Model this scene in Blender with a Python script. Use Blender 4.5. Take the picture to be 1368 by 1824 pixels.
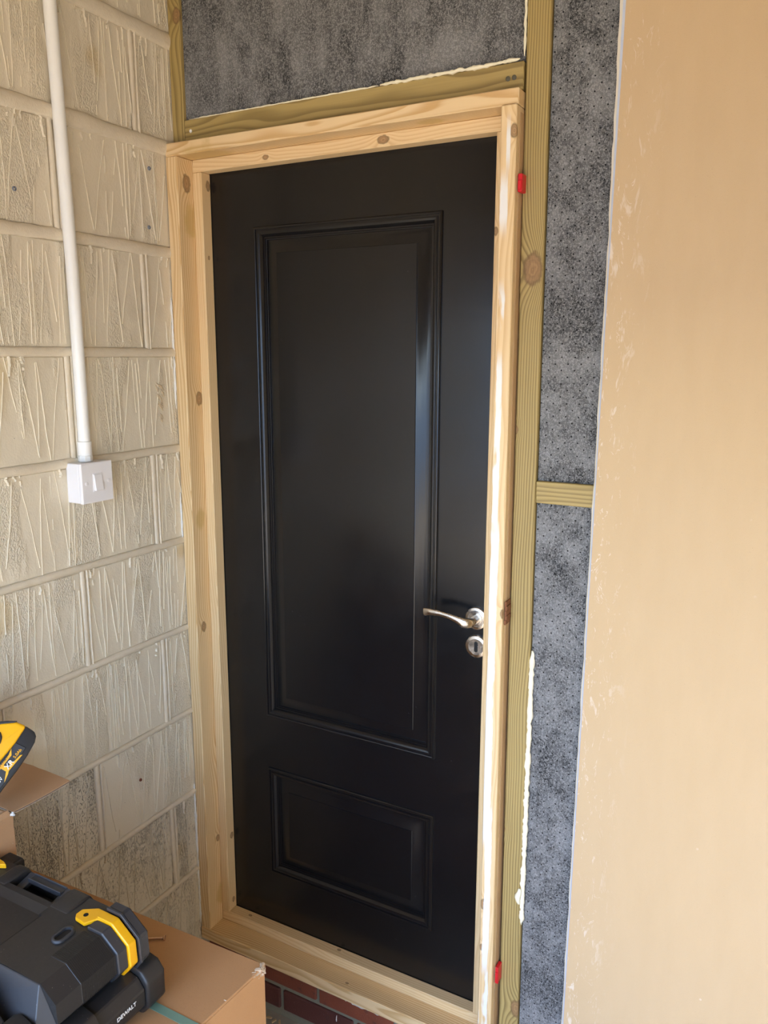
import bpy, bmesh, math, random
from mathutils import Vector, Matrix, noise as mnoise

random.seed(7)
for o in list(bpy.data.objects):
    bpy.data.objects.remove(o)
scene = bpy.context.scene
C = scene.collection
OZ = 2.47                    # survey heights are measured from a block course; the floor lies 2.47 m below it

# ------------------------------------------------------------------ camera
def cam_axes(yaw, pitch, roll):
    cy, sy, cp, sp = math.cos(yaw), math.sin(yaw), math.cos(pitch), math.sin(pitch)
    f = Vector((-sy*cp, cy*cp, -sp)); r = Vector((cy, sy, 0)); u = r.cross(f)
    cr, sr = math.cos(roll), math.sin(roll)
    return cr*r + sr*u, -sr*r + cr*u, f
CAM = Vector((1.34184, -1.58330, -0.67947 + OZ))
cr_, cu_, cf_ = cam_axes(math.radians(28.38937), math.radians(11.13992), math.radians(0.13929))
cam_d = bpy.data.cameras.new('camera')
cam_d.sensor_fit = 'HORIZONTAL'; cam_d.sensor_width = 36.0; cam_d.lens = 1419.71/1368*36.0
cam_d.clip_start = 0.02
cam = bpy.data.objects.new('camera', cam_d); C.objects.link(cam)
cam.matrix_world = Matrix(((cr_.x, cu_.x, -cf_.x, CAM.x), (cr_.y, cu_.y, -cf_.y, CAM.y), (cr_.z, cu_.z, -cf_.z, CAM.z), (0, 0, 0, 1)))
scene.camera = cam

# ------------------------------------------------------------------ sky, sun, exposure
w = bpy.data.worlds.new('sky'); scene.world = w; w.use_nodes = True
wn = w.node_tree
sky = wn.nodes.new('ShaderNodeTexSky'); sky.sky_type = 'NISHITA'; sky.sun_disc = False
sky.sun_elevation = math.radians(56); sky.sun_rotation = math.radians(230); sky.air_density = 1.0; sky.dust_density = 1.5
wn.links.new(sky.outputs[0], wn.nodes['Background'].inputs[0]); wn.nodes['Background'].inputs[1].default_value = 0.9
sd = bpy.data.lights.new('sun', 'SUN'); sd.energy = 7.0; sd.angle = math.radians(0.53); sd.color = (1.0, 0.91, 0.75)
sun = bpy.data.objects.new('sun', sd); C.objects.link(sun); sun.location = (3, -8, 8)
sun.rotation_euler = Vector((0.12, 0.33, -0.86)).to_track_quat('-Z', 'Y').to_euler()
vs = scene.view_settings
vs.view_transform = 'Standard'; vs.look = 'None'; vs.gamma = 1.0; vs.use_curve_mapping = False
vs.exposure = 1.05
scene.cycles.max_bounces = 7; scene.cycles.diffuse_bounces = 4; scene.cycles.glossy_bounces = 3

# ------------------------------------------------------------------ node helpers
class G:
    def __init__(s, name):
        s.mat = bpy.data.materials.new(name); s.mat.use_nodes = True
        s.t = s.mat.node_tree; s.n = s.t.nodes; s.b = s.n['Principled BSDF']; s._tc = None
    def put(s, sock, v):
        if isinstance(v, bpy.types.NodeSocket): s.t.links.new(v, sock)
        elif isinstance(v, (tuple, list)) and len(v) == 3 and sock.type == 'RGBA': sock.default_value = (*v, 1)
        else: sock.default_value = v
    def m(s, op, a, b=None, c=None):
        n = s.n.new('ShaderNodeMath'); n.operation = op
        s.put(n.inputs[0], a)
        if b is not None: s.put(n.inputs[1], b)
        if c is not None: s.put(n.inputs[2], c)
        return n.outputs[0]
    def coord(s):
        if not s._tc: s._tc = s.n.new('ShaderNodeTexCoord')
        return s._tc.outputs['Object']
    def rnd(s): return s.n.new('ShaderNodeObjectInfo').outputs['Random']
    def sep(s, v):
        n = s.n.new('ShaderNodeSeparateXYZ'); s.put(n.inputs[0], v); return n.outputs
    def comb(s, x, y, z):
        n = s.n.new('ShaderNodeCombineXYZ')
        for i, q in enumerate((x, y, z)): s.put(n.inputs[i], q)
        return n.outputs[0]
    def mapv(s, v, sc=(1, 1, 1), loc=(0, 0, 0), rot=(0, 0, 0)):
        n = s.n.new('ShaderNodeMapping'); s.put(n.inputs[0], v)
        n.inputs['Scale'].default_value = sc; n.inputs['Location'].default_value = loc; n.inputs['Rotation'].default_value = rot
        return n.outputs[0]
    def noise(s, v, scale, detail=3, rough=.55, dist=0):
        n = s.n.new('ShaderNodeTexNoise'); s.put(n.inputs['Vector'], v)
        n.inputs['Scale'].default_value = scale; n.inputs['Detail'].default_value = detail
        n.inputs['Roughness'].default_value = rough; n.inputs['Distortion'].default_value = dist
        return n.outputs[0]
    def voro(s, v, scale, rand=1.0):
        n = s.n.new('ShaderNodeTexVoronoi'); s.put(n.inputs['Vector'], v)
        n.inputs['Scale'].default_value = scale; n.inputs['Randomness'].default_value = rand
        return n.outputs['Distance']
    def rng(s, v, a, b, c=0.0, d=1.0, smooth=True):
        n = s.n.new('ShaderNodeMapRange'); n.interpolation_type = 'SMOOTHSTEP' if smooth else 'LINEAR'
        for i, q in enumerate((v, a, b, c, d)): s.put(n.inputs[i], q)
        return n.outputs[0]
    def mix(s, f, a, b, mode='MIX'):
        n = s.n.new('ShaderNodeMix'); n.data_type = 'RGBA'; n.blend_type = mode
        s.put(n.inputs[0], f); s.put(n.inputs[6], a); s.put(n.inputs[7], b)
        return n.outputs[2]
    def bump(s, h, strength=.3, dist=.002, prev=None):
        n = s.n.new('ShaderNodeBump'); n.inputs['Strength'].default_value = strength; n.inputs['Distance'].default_value = dist
        s.put(n.inputs['Height'], h)
        if prev: s.put(n.inputs['Normal'], prev)
        return n.outputs[0]
    def out(s, col=None, rough=None, normal=None, metal=None, spec=None):
        if col is not None: s.put(s.b.inputs['Base Color'], col)
        if rough is not None: s.put(s.b.inputs['Roughness'], rough)
        if normal is not None: s.put(s.b.inputs['Normal'], normal)
        if metal is not None: s.put(s.b.inputs['Metallic'], metal)
        if spec is not None: s.put(s.b.inputs['Specular IOR Level'], spec)
        return s.mat

def plain(name, col, rough=.5, metal=0.0, var=.08, scale=40, bump=0.0, spec=None):
    g = G(name); n = g.noise(g.coord(), scale, 4)
    c = g.mix(n, tuple(x*(1-var) for x in col), tuple(min(1, x*(1+var)) for x in col))
    return g.out(c, rough, g.bump(n, bump, .001) if bump else None, metal, spec)

def wood(name, axis, light, dark, knots=(), period=.0065, contrast=.6, q0=.03, d0=.06, stain=None, smears=(), rough=.6, wob=.05):
    """solid timber: growth rings around a pith line, warped near the knots. knots: (along, across, radius) in object space"""
    g = G(name); co = g.coord(); x, y, z = g.sep(co); r = g.rnd()
    al, ac = (z, x) if axis == 'Z' else (x, z)
    if axis == 'Y': al, ac, y = y, x, z
    n1 = g.noise(g.comb(g.m('ADD', g.m('MULTIPLY', ac, 9.0), g.m('MULTIPLY', r, 37.0)), g.m('MULTIPLY', y, 9.0), g.m('MULTIPLY', al, 1.7)), 1.0, 2)
    R = g.m('SQRT', g.m('ADD', g.m('POWER', g.m('SUBTRACT', ac, q0), 2.0), g.m('POWER', g.m('SUBTRACT', y, d0), 2.0)))
    R = g.m('ADD', R, g.m('MULTIPLY', g.m('SUBTRACT', n1, .5), wob))
    km = None; kn_ = g.m('MULTIPLY', g.m('SUBTRACT', g.noise(co, 120, 1), .5), .5) if knots else None
    for (ka, kc, ky, kr) in knots:
        da = g.m('MULTIPLY', g.m('SUBTRACT', al, ka), .62); dc = g.m('SUBTRACT', ac, kc)
        dy_ = g.m('SUBTRACT', y, ky)
        d = g.m('SQRT', g.m('ADD', g.m('ADD', g.m('MULTIPLY', da, da), g.m('MULTIPLY', dc, dc)), g.m('MULTIPLY', dy_, dy_)))
        q = g.m('DIVIDE', d, kr*2.0)
        R = g.m('ADD', R, g.m('MULTIPLY', g.m('EXPONENT', g.m('MULTIPLY', g.m('MULTIPLY', q, q), -1.0)), kr*1.1))
        dn = g.m('ADD', g.m('DIVIDE', d, kr), kn_)
        k = g.rng(dn, 1.05, .75)
        ring = g.m('ADD', .55, g.m('MULTIPLY', g.m('SINE', g.m('MULTIPLY', dn, 14.0)), .3))
        k2 = g.m('MULTIPLY', k, ring)
        edge = g.m('MULTIPLY', g.rng(dn, 1.25, .95), g.rng(dn, .6, .95))
        kk = (k, k2, edge)
        km = kk if km is None else tuple(g.m('MAXIMUM', a, b) for a, b in zip(km, kk))
    saw = g.m('FRACT', g.m('DIVIDE', R, period))
    late = g.m('MULTIPLY', g.rng(saw, .25, .86), g.rng(saw, 1.0, .90))
    fib = g.noise(g.comb(g.m('MULTIPLY', ac, 420.0), g.m('MULTIPLY', y, 420.0), g.m('MULTIPLY', al, 9.0)), 1.0, 3)
    broad = g.noise(g.comb(g.m('MULTIPLY', ac, 14.0), g.m('MULTIPLY', y, 14.0), g.m('ADD', g.m('MULTIPLY', al, 2.5), g.m('MULTIPLY', r, 11.0))), 1.0, 2)
    f = g.m('ADD', g.m('MULTIPLY', late, contrast), g.m('MULTIPLY', g.m('SUBTRACT', fib, .5), .35))
    f = g.m('ADD', f, g.m('MULTIPLY', g.m('SUBTRACT', broad, .5), .5))
    f.node.use_clamp = True
    col = g.mix(f, light, dark)
    if stain:
        sc, where = stain
        for (sa, scx, sy_, sr) in where:
            da = g.m('MULTIPLY', g.m('SUBTRACT', al, sa), .6); dc = g.m('SUBTRACT', ac, scx); dy = g.m('SUBTRACT', y, sy_)
            d = g.m('DIVIDE', g.m('SQRT', g.m('ADD', g.m('ADD', g.m('MULTIPLY', da, da), g.m('MULTIPLY', dc, dc)), g.m('MULTIPLY', dy, dy))), sr)
            d = g.m('ADD', d, g.m('MULTIPLY', g.m('SUBTRACT', g.noise(co, 35, 3), .5), .8))
            col = g.mix(g.m('MULTIPLY', g.rng(d, 1.0, .5), .55), col, sc)
    if km:
        col = g.mix(g.m('MULTIPLY', km[0], .75), col, tuple(a*.42+b*.1 for a, b in zip((.9, .5, .22), dark)))
        col = g.mix(g.m('MULTIPLY', km[1], .5), col, (.10, .045, .02))
        col = g.mix(g.m('MULTIPLY', km[2], .7), col, (.16, .09, .035))
    rg = rough
    if smears:
        nn = g.noise(g.comb(g.m('MULTIPLY', ac, 30.0), 0.0, g.m('MULTIPLY', al, 5.0)), 1.0, 3, .6)
        nf = g.noise(g.comb(g.m('MULTIPLY', ac, 260.0), 0.0, g.m('MULTIPLY', al, 22.0)), 1.0, 3, .6)
        np_ = g.noise(g.comb(g.m('MULTIPLY', ac, 40.0), 0.0, g.m('MULTIPLY', al, 9.0)), 1.0, 3)
    for (z0, z1, c0, wd, thr) in smears:      # dried filler dragged along the face
        mz = g.m('MULTIPLY', g.rng(al, z0, z0+.05), g.rng(al, z1, z1-.05))
        off = g.m('ABSOLUTE', g.m('SUBTRACT', g.m('ADD', ac, g.m('MULTIPLY', g.m('SUBTRACT', nn, .5), wd*1.6)), c0))
        e = g.m('ADD', g.m('DIVIDE', off, wd), g.m('MULTIPLY', g.m('SUBTRACT', nf, .5), 1.0))
        mk_ = g.m('MULTIPLY', g.rng(e, 1.0, .75), mz)
        mk_ = g.m('MULTIPLY', mk_, g.rng(np_, thr-.04, thr+.06))
        mk_ = g.m('MULTIPLY', mk_, g.rng(y, -.03, -.034))
        col = g.mix(g.m('MULTIPLY', mk_, .93), col, (.86, .85, .82))
    return g.out(col, rg, g.bump(fib, .12, .0006))

PINE = ((.82, .605, .335), (.60, .35, .13))
TREAT = ((.43, .315, .115), (.20, .135, .042))

# ------------------------------------------------------------------ mesh helpers
def link(name, me, mat, parent=None, smooth=False):
    """one mesh object with its origin at the centre of its own geometry (survey heights + OZ are already in the mesh)"""
    lo = Vector((1e9,)*3); hi = -lo
    for v in me.vertices:
        for i in range(3): lo[i] = min(lo[i], v.co[i]); hi[i] = max(hi[i], v.co[i])
    c = (lo+hi)/2
    me.transform(Matrix.Translation(-c))
    if mat:
        me.materials.append(mat)
    if smooth:
        for f in me.polygons: f.use_smooth = True
    o = bpy.data.objects.new(name, me); C.objects.link(o)
    o.location = c - (wloc(parent) if parent else Vector())
    if parent: o.parent = parent
    return o
def wloc(o):
    v = o.location.copy()
    while o.parent: o = o.parent; v += o.location
    return v
def finish(bm, name, mat, parent=None, bevel=0, seg=1, smooth=False, angle=None, shift=True):
    bmesh.ops.remove_doubles(bm, verts=bm.verts, dist=1e-6)
    bmesh.ops.recalc_face_normals(bm, faces=bm.faces)
    if bevel:
        ed = [e for e in bm.edges if len(e.link_faces) == 2 and e.calc_face_angle(0) > .5]
        bmesh.ops.bevel(bm, geom=ed, offset=bevel, segments=seg, affect='EDGES', profile=.6)
    if shift: bmesh.ops.translate(bm, verts=bm.verts, vec=(0, 0, OZ))
    me = bpy.data.meshes.new(name); bm.to_mesh(me); bm.free()
    o = link(name, me, mat, parent, smooth or angle is not None)
    if angle is not None:
        me.set_sharp_from_angle(angle=angle)
    return o
def add_hex(bm, p):
    """p: eight points, bottom four then top four, same winding"""
    v = [bm.verts.new(q) for q in p]
    for f in ((3, 2, 1, 0), (4, 5, 6, 7), (0, 1, 5, 4), (1, 2, 6, 5), (2, 3, 7, 6), (3, 0, 4, 7)):
        bm.faces.new([v[i] for i in f])
def add_box(bm, x0, x1, y0, y1, z0, z1):
    add_hex(bm, [(x0, y0, z0), (x1, y0, z0), (x1, y1, z0), (x0, y1, z0), (x0, y0, z1), (x1, y0, z1), (x1, y1, z1), (x0, y1, z1)])
def box(name, mat, x0, x1, y0, y1, z0, z1, parent=None, bevel=.0015, seg=1):
    bm = bmesh.new(); add_box(bm, x0, x1, y0, y1, z0, z1)
    return finish(bm, name, mat, parent, bevel, seg)
def add_prism(bm, prof, axis, a, b):
    """closed 2-D outline extruded from a to b along an axis; prof in the two other axes (x,y,z order)"""
    def P(q, t):
        return (t, q[0], q[1]) if axis == 'x' else ((q[0], t, q[1]) if axis == 'y' else (q[0], q[1], t))
    A = [bm.verts.new(P(q, a)) for q in prof]; B = [bm.verts.new(P(q, b)) for q in prof]
    n = len(prof)
    bm.faces.new(A); bm.faces.new(B[::-1])
    for i in range(n): bm.faces.new([A[i], A[(i+1) % n], B[(i+1) % n], B[i]])
def prism(name, mat, prof, axis, a, b, parent=None, bevel=0, seg=1, angle=None):
    bm = bmesh.new(); add_prism(bm, prof, axis, a, b)
    return finish(bm, name, mat, parent, bevel, seg, angle=angle)
def add_tube(bm, pts, rad, n=10, ry=None, up=Vector((0, 0, 1)), caps=True):
    rings = []
    for i, p in enumerate(pts):
        p = Vector(p); a = Vector(pts[max(0, i-1)]); b = Vector(pts[min(len(pts)-1, i+1)])
        t = (b-a).normalized(); s = t.cross(up)
        if s.length < 1e-4: s = t.cross(Vector((0, 1, 0)))
        s.normalize(); u = s.cross(t)
        r = rad[i] if isinstance(rad, (list, tuple)) else rad
        q = r if ry is None else (ry[i] if isinstance(ry, (list, tuple)) else ry)
        rings.append([bm.verts.new(p + s*r*math.cos(2*math.pi*k/n) + u*q*math.sin(2*math.pi*k/n)) for k in range(n)])
    for A, B in zip(rings, rings[1:]):
        for k in range(n): bm.faces.new([A[k], A[(k+1) % n], B[(k+1) % n], B[k]])
    if caps: bm.faces.new(rings[0][::-1]); bm.faces.new(rings[-1])
def add_lathe(bm, prof, centre, axis='y', n=40):
    """prof: (radius, height along -axis side)"""
    rings = []
    for r, h in prof:
        ring = []
        for k in range(n):
            a = 2*math.pi*k/n; c, s = math.cos(a)*r, math.sin(a)*r
            d = {'y': (c, h, s), 'x': (h, c, s), 'z': (c, s, h)}[axis]
            ring.append(bm.verts.new(Vector(centre)+Vector(d)))
        rings.append(ring)
    for A, B in zip(rings, rings[1:]):
        for k in range(n): bm.faces.new([A[k], A[(k+1) % n], B[(k+1) % n], B[k]])
    bm.faces.new(rings[0]); bm.faces.new(rings[-1])
def empty(name, loc):
    o = bpy.data.objects.new(name, None); C.objects.link(o); o.location = Vector(loc)+Vector((0, 0, OZ)); o.empty_display_size = .05
    return o
def tag(o, label, cat, group=None):
    o['label'] = label; o['category'] = cat
    if group: o['group'] = group
    return o
def struct(o, label=None, cat=None):
    o['kind'] = 'structure'
    if label: o['label'] = label
    if cat: o['category'] = cat
    return o
def text_mesh(body, size, depth, matrix, name, mat, parent, shear=0):
    cu = bpy.data.curves.new(name, 'FONT'); cu.body = body; cu.size = size; cu.extrude = depth; cu.align_x = 'CENTER'; cu.align_y = 'CENTER'
    cu.shear = shear; cu.offset = size*.012
    t = bpy.data.objects.new(name, cu); C.objects.link(t)
    dg = bpy.context.evaluated_depsgraph_get(); me = bpy.data.meshes.new_from_object(t.evaluated_get(dg))
    bpy.data.objects.remove(t); bpy.data.curves.remove(cu)
    me.materials.clear(); me.transform(Matrix.Translation((0, 0, OZ)) @ matrix)
    return link(name, me, mat, parent)

# ------------------------------------------------------------------ materials
def mat_paint_block(name='painted_block', dirt=0.0):
    g = G(name); co = g.coord(); r = g.rnd()
    cr = g.n.new('ShaderNodeVectorMath'); cr.operation = 'ADD'; g.put(cr.inputs[0], co); g.put(cr.inputs[1], g.comb(g.m('MULTIPLY', r, 31.0), g.m('MULTIPLY', r, 17.0), 0.0)); v = cr.outputs[0]
    big = g.noise(g.mapv(v, (1, 1, .45)), 5.5, 2); med = g.noise(g.mapv(v, (1, 1, .4)), 22, 2); fine = g.noise(g.mapv(v, (1, 1, .7)), 290, 3, .55)
    col = g.mix(big, (.68, .60, .46), (.78, .70, .555))
    col = g.mix(g.m('MULTIPLY', g.rng(med, .55, .75), .35), col, (.58, .49, .36))
    yel = g.m('MULTIPLY', g.rng(g.noise(v, 7, 2), .66, .78), .45)
    col = g.mix(yel, col, (.52, .36, .12))
    pit = g.voro(v, 90); dots = g.m('MULTIPLY', g.rng(pit, .10, .05), g.rng(g.noise(v, 26, 2), .60, .70))
    col = g.mix(dots, col, (.10, .085, .065))
    rough_mask = g.rng(g.noise(g.mapv(v, (1, 1, .35)), 9, 3), .50, .58)
    h = g.m('ADD', g.m('MULTIPLY', fine, g.m('ADD', g.m('MULTIPLY', rough_mask, .9), .12)), g.m('MULTIPLY', med, .35))
    if dirt:
        sp = g.noise(g.mapv(v, (1, 1, .45)), 320, 3, .7); st = g.noise(g.mapv(v, (1, 1, .22)), 20, 2)
        d = g.rng(g.m('ADD', sp, g.m('MULTIPLY', st, .55)), .80, .90)
        col = g.mix(g.m('MULTIPLY', d, dirt), col, (.15, .125, .085)); h = g.m('SUBTRACT', h, g.m('MULTIPLY', d, .6))
    return g.out(col, g.rng(rough_mask, 0, 1, .33, .55), g.bump(h, .9, .0052), spec=.55)
M_BLOCK = mat_paint_block(); M_DIRTY = mat_paint_block('painted_block_flaking', .72); M_DIRTY2 = mat_paint_block('painted_block_speckled', .4)
def mat_ridge():
    g = G('painted_mortar'); co = g.coord(); n = g.noise(co, 60, 4); f = g.noise(co, 320, 3)
    c = g.mix(n, (.66, .575, .44), (.76, .67, .525))
    c = g.mix(g.m('MULTIPLY', g.rng(g.noise(co, 6, 2), .62, .74), .5), c, (.52, .37, .14))
    return g.out(c, .45, g.bump(g.m('ADD', n, g.m('MULTIPLY', f, .4)), .5, .003))
M_MORTAR = mat_ridge()
M_RIDGE = plain('paint_ridge_cream', (.74, .66, .52), .42, 0, .06, 60)
def mat_door():
    g = G('black_satin_paint'); co = g.coord(); n = g.noise(co, 9, 3); f = g.noise(co, 420, 2); sc = g.noise(g.mapv(co, (60, 60, 3), rot=(0, .5, 0)), 1.0, 3)
    dust = g.m('MULTIPLY', g.rng(g.voro(co, 34), .035, .015), g.rng(g.noise(co, 5, 2), .5, .6))
    return g.out(g.mix(dust, (.0065, .0065, .0075), (.12, .11, .10)), g.rng(n, .3, .7, .19, .25), g.bump(f, .05, .0004), spec=.5)
M_DOOR = mat_door()
def mat_felt(name='grey_felt', dots=.95, zs=.75):
    g = G(name); co = g.coord(); x, y, z = g.sep(co)
    a = g.noise(g.mapv(co, (1, 1, zs)), 26, 4, .6); b = g.noise(g.mapv(co, (1, 1, .8)), 300, 3, .7); fb = g.noise(co, 520, 3, .7); c = g.noise(co, 7, 2)
    f = g.m('ADD', g.m('MULTIPLY', a, .85), g.m('MULTIPLY', c, .45))
    col = g.mix(g.rng(f, .42, .86), (.027, .0275, .029), (.185, .184, .184))
    col = g.mix(g.m('MULTIPLY', g.rng(g.m('MULTIPLY', b, fb), .20, .35), .55), col, (.42, .418, .415))
    vx = g.mapv(g.comb(g.m('ADD', x, g.m('MULTIPLY', a, .004)), z, 0.0), (1, 1, 1), rot=(0, 0, math.radians(45)))
    d = g.voro(vx, 56, .05); hole = g.rng(d, .105, .075)
    dim = g.rng(d, .45, .05)
    col = g.mix(g.m('MULTIPLY', hole, dots), col, (.004, .004, .005))
    return g.out(col, .9, g.bump(g.m('ADD', g.m('ADD', g.m('MULTIPLY', a, .8), g.m('MULTIPLY', b, .3)), g.m('MULTIPLY', dim, -.25)), .6, .003), spec=.2)
M_FELT = mat_felt(); M_FELT2 = mat_felt('grey_felt_plain', .25, .4)
def mat_board():
    g = G('plasterboard_paper'); co = g.coord(); x, y, z = g.sep(co)
    n = g.noise(g.mapv(co, (1, 1, .25)), 30, 3); f = g.noise(co, 900, 3, .7); m_ = g.noise(co, 3, 2)
    col = g.mix(n, (.555, .39, .215), (.605, .435, .25))
    col = g.mix(g.m('MULTIPLY', g.rng(f, .56, .74), .3), col, (.36, .24, .13)); col = g.mix(g.m('MULTIPLY', m_, .3), col, (.56, .43, .29))
    col = g.mix(g.m('MULTIPLY', g.rng(g.voro(co, 150), .06, .03), g.rng(g.noise(co, 30, 2), .55, .65)), col, (.16, .10, .06))
    left = g.rng(x, -.50, -.605)                    # handling scuffs and joint compound near the free edge
    sc = g.noise(g.mapv(co, (1, 1, .35)), 22, 4, .6, 1.5); strk = g.noise(g.mapv(co, (1, 1, .25), rot=(0, .25, 0)), 85, 3, .6, 1.0)
    s1 = g.m('MULTIPLY', g.rng(g.m('ADD', sc, g.m('MULTIPLY', strk, .5)), .86, .96), left)
    rid = g.m('ABSOLUTE', g.m('SUBTRACT', sc, .5)); s2 = g.m('MULTIPLY', g.m('MULTIPLY', g.rng(rid, .012, .003), g.rng(strk, .5, .6)), left)
    chip = g.m('MULTIPLY', g.rng(g.voro(co, 22), .07, .04), g.rng(g.noise(co, 9, 2), .56, .64))
    col = g.mix(g.m('MULTIPLY', g.m('MAXIMUM', g.m('MAXIMUM', s1, s2), chip), .6), col, (.80, .72, .62))
    return g.out(col, .72, g.bump(g.m('ADD', f, g.m('MULTIPLY', s1, 1.5)), .12, .0006), spec=.3)
M_BOARD = mat_board()
M_EDGE = plain('gypsum_shaded_blue', (.60, .66, .80), .8, 0, .06, 90, .2)  # white gypsum, with the blue of its shade mixed into the colour
M_EDGEP = plain('edge_paper_cream', (.74, .69, .58), .7, 0, .06, 60, .2)
M_FOAM = plain('cream_expanding_foam', (.86, .80, .60), .75, 0, .10, 120, .6)
M_CAULK = plain('white_filler', (.82, .81, .78), .6, 0, .05, 90, .4)
M_PVC = plain('white_upvc', (.88, .875, .85), .28, 0, .01)
M_SWITCH = plain('white_switch_plastic', (.84, .82, .83), .22, 0, .01)
M_STEEL = None
def mat_steel(name, col, rough):
    g = G(name); co = g.coord(); n = g.noise(co, 60, 2)
    return g.out(col, g.rng(n, .2, .8, rough-.06, rough+.08), metal=1.0)
M_STEEL = mat_steel('satin_nickel', (.66, .61, .55), .24)
M_DARK = plain('keyhole_dark', (.004, .004, .004), .7)
M_RED = plain('red_plastic', (.62, .012, .02), .35, 0, .05)
def mat_card(name, c1, c2):
    g = G(name); co = g.coord(); n = g.noise(co, 11, 3); fl = g.noise(co, 700, 2); st = g.noise(g.mapv(co, (1, 8, 1)), 14, 3)
    col = g.mix(n, c1, c2); col = g.mix(g.m('MULTIPLY', g.rng(fl, .55, .75), .25), col, tuple(x*.6 for x in c1))
    dust = g.m('MULTIPLY', g.rng(g.voro(co, 70), .06, .03), g.rng(g.noise(co, 14, 2), .58, .66))
    col = g.mix(dust, col, (.75, .68, .55))
    return g.out(col, .78, g.bump(g.m('ADD', g.m('MULTIPLY', st, .6), fl), .15, .001), spec=.25)
M_CARD = mat_card('brown_cardboard', (.43, .225, .098), (.49, .275, .125)); M_CARD2 = mat_card('brown_cardboard_pale', (.45, .25, .12), (.52, .305, .16))
M_TORN = plain('torn_cardboard', (.50, .38, .26), .9, 0, .25, 120, .5)
def mat_plastic(name, col, rough, dusty=.5):
    g = G(name); co = g.coord(); n = g.noise(co, 160, 3); d = g.m('MULTIPLY', g.rng(g.voro(co, 130), .10, .05), g.rng(g.noise(co, 20, 2), .50, .62))
    c = g.mix(g.m('MULTIPLY', d, dusty), col, (.30, .27, .22))
    return g.out(c, g.rng(n, .3, .7, rough-.04, rough+.06), g.bump(g.noise(co, 900, 2), .12, .0004), spec=.5)
M_BLK = mat_plastic('black_plastic', (.020, .020, .021), .40); M_BLK2 = mat_plastic('charcoal_plastic', (.034, .036, .042), .36); M_BLK3 = mat_plastic('black_ribbed_plastic', (.012, .012, .013), .45)
M_YEL = plain('yellow_plastic', (.86, .43, .005), .35, 0, .04); M_WHT = plain('white_print', (.80, .80, .78), .5, 0, .02); M_LBL = plain('black_label', (.02, .02, .022), .45, 0, .1)
M_STRAP = plain('green_strap', (.16, .27, .20), .4, 0, .1); M_SCREW = mat_steel('bronze_screw', (.62, .40, .26), .42)
M_PLUG = plain('grey_wall_plug', (.17, .19, .24), .5, 0, .1); M_PLUGR = plain('brown_wall_plug', (.22, .05, .025), .5, 0, .1)
M_CONC = plain('grey_concrete', (.33, .30, .255), .85, 0, .25, 9, .4); M_DRIVE = plain('pale_driveway', (.37, .305, .215), .9, 0, .15, 3)
M_CEIL = plain('pale_ceiling', (.62, .55, .45), .9, 0, .05, 5); M_WALLP = plain('cream_wall', (.60, .52, .40), .8, 0, .06, 6)
M_SHEATH = plain('dark_sheathing', (.05, .045, .04), .9)
def mat_brick():
    g = G('red_brick'); co = g.coord(); r = g.rnd(); n = g.noise(co, 40, 4); n2 = g.noise(co, 14, 2)
    col = g.mix(n2, (.17, .045, .024), (.30, .075, .032)); col = g.mix(g.rng(r, .2, .9), col, (.105, .032, .025)); col = g.mix(g.m('MULTIPLY', g.rng(n, .56, .70), .5), col, (.07, .03, .028))
    col = g.mix(g.m('MULTIPLY', g.rng(g.noise(co, 300, 3), .66, .76), .35), col, (.5, .38, .28))
    return g.out(col, .7, g.bump(g.noise(co, 240, 4), .5, .002))
M_BRICK = mat_brick(); M_BMORT = plain('grey_mortar', (.24, .225, .165), .9, 0, .15, 120, .5)

# ------------------------------------------------------------------ room shell
XW = -.0506; FL = -2.47; CE = .42; YB = -2.05; XR = 2.22
struct(box('floor', M_CONC, XW-.2, XR+.1, YB-.1, .16, FL-.1, FL, bevel=0), 'grey concrete garage floor', 'floor')
struct(box('ceiling', M_CEIL, XW-.2, XR+.1, YB-.1, .16, CE, CE+.1, bevel=0), 'pale garage ceiling', 'ceiling')
struct(box('wall_right', M_WALLP, XR, XR+.1, YB-.1, .16, FL, CE, bevel=0), 'cream side wall beyond the plasterboard', 'wall')
bm = bmesh.new()
add_box(bm, XW, -.02, YB-.1, YB, FL, CE); add_box(bm, 2.16, XR, YB-.1, YB, FL, CE); add_box(bm, -.02, 2.16, YB-.1, YB, -.40, CE)
struct(finish(bm, 'wall_back', M_WALLP), 'garage front wall around the open vehicle doorway', 'wall')
struct(box('ground', M_DRIVE, -9, 11, -18, YB-.1, FL-.12, FL-.02, bevel=0), 'pale sunlit driveway outside the garage', 'ground')

M_BOUNCE = plain('pale_blue_bounce', (.60, .74, .92), .8, 0, .04, 2)
hf = box('bounce_wall', M_BOUNCE, -7, 9, -10.4, -10.0, FL-.1, FL+2.7, bevel=0)  # unseen wall added so the door reflects pale bluish light
struct(hf, 'unseen pale blue wall added across the drive to brighten the door reflection', 'wall')

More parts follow.
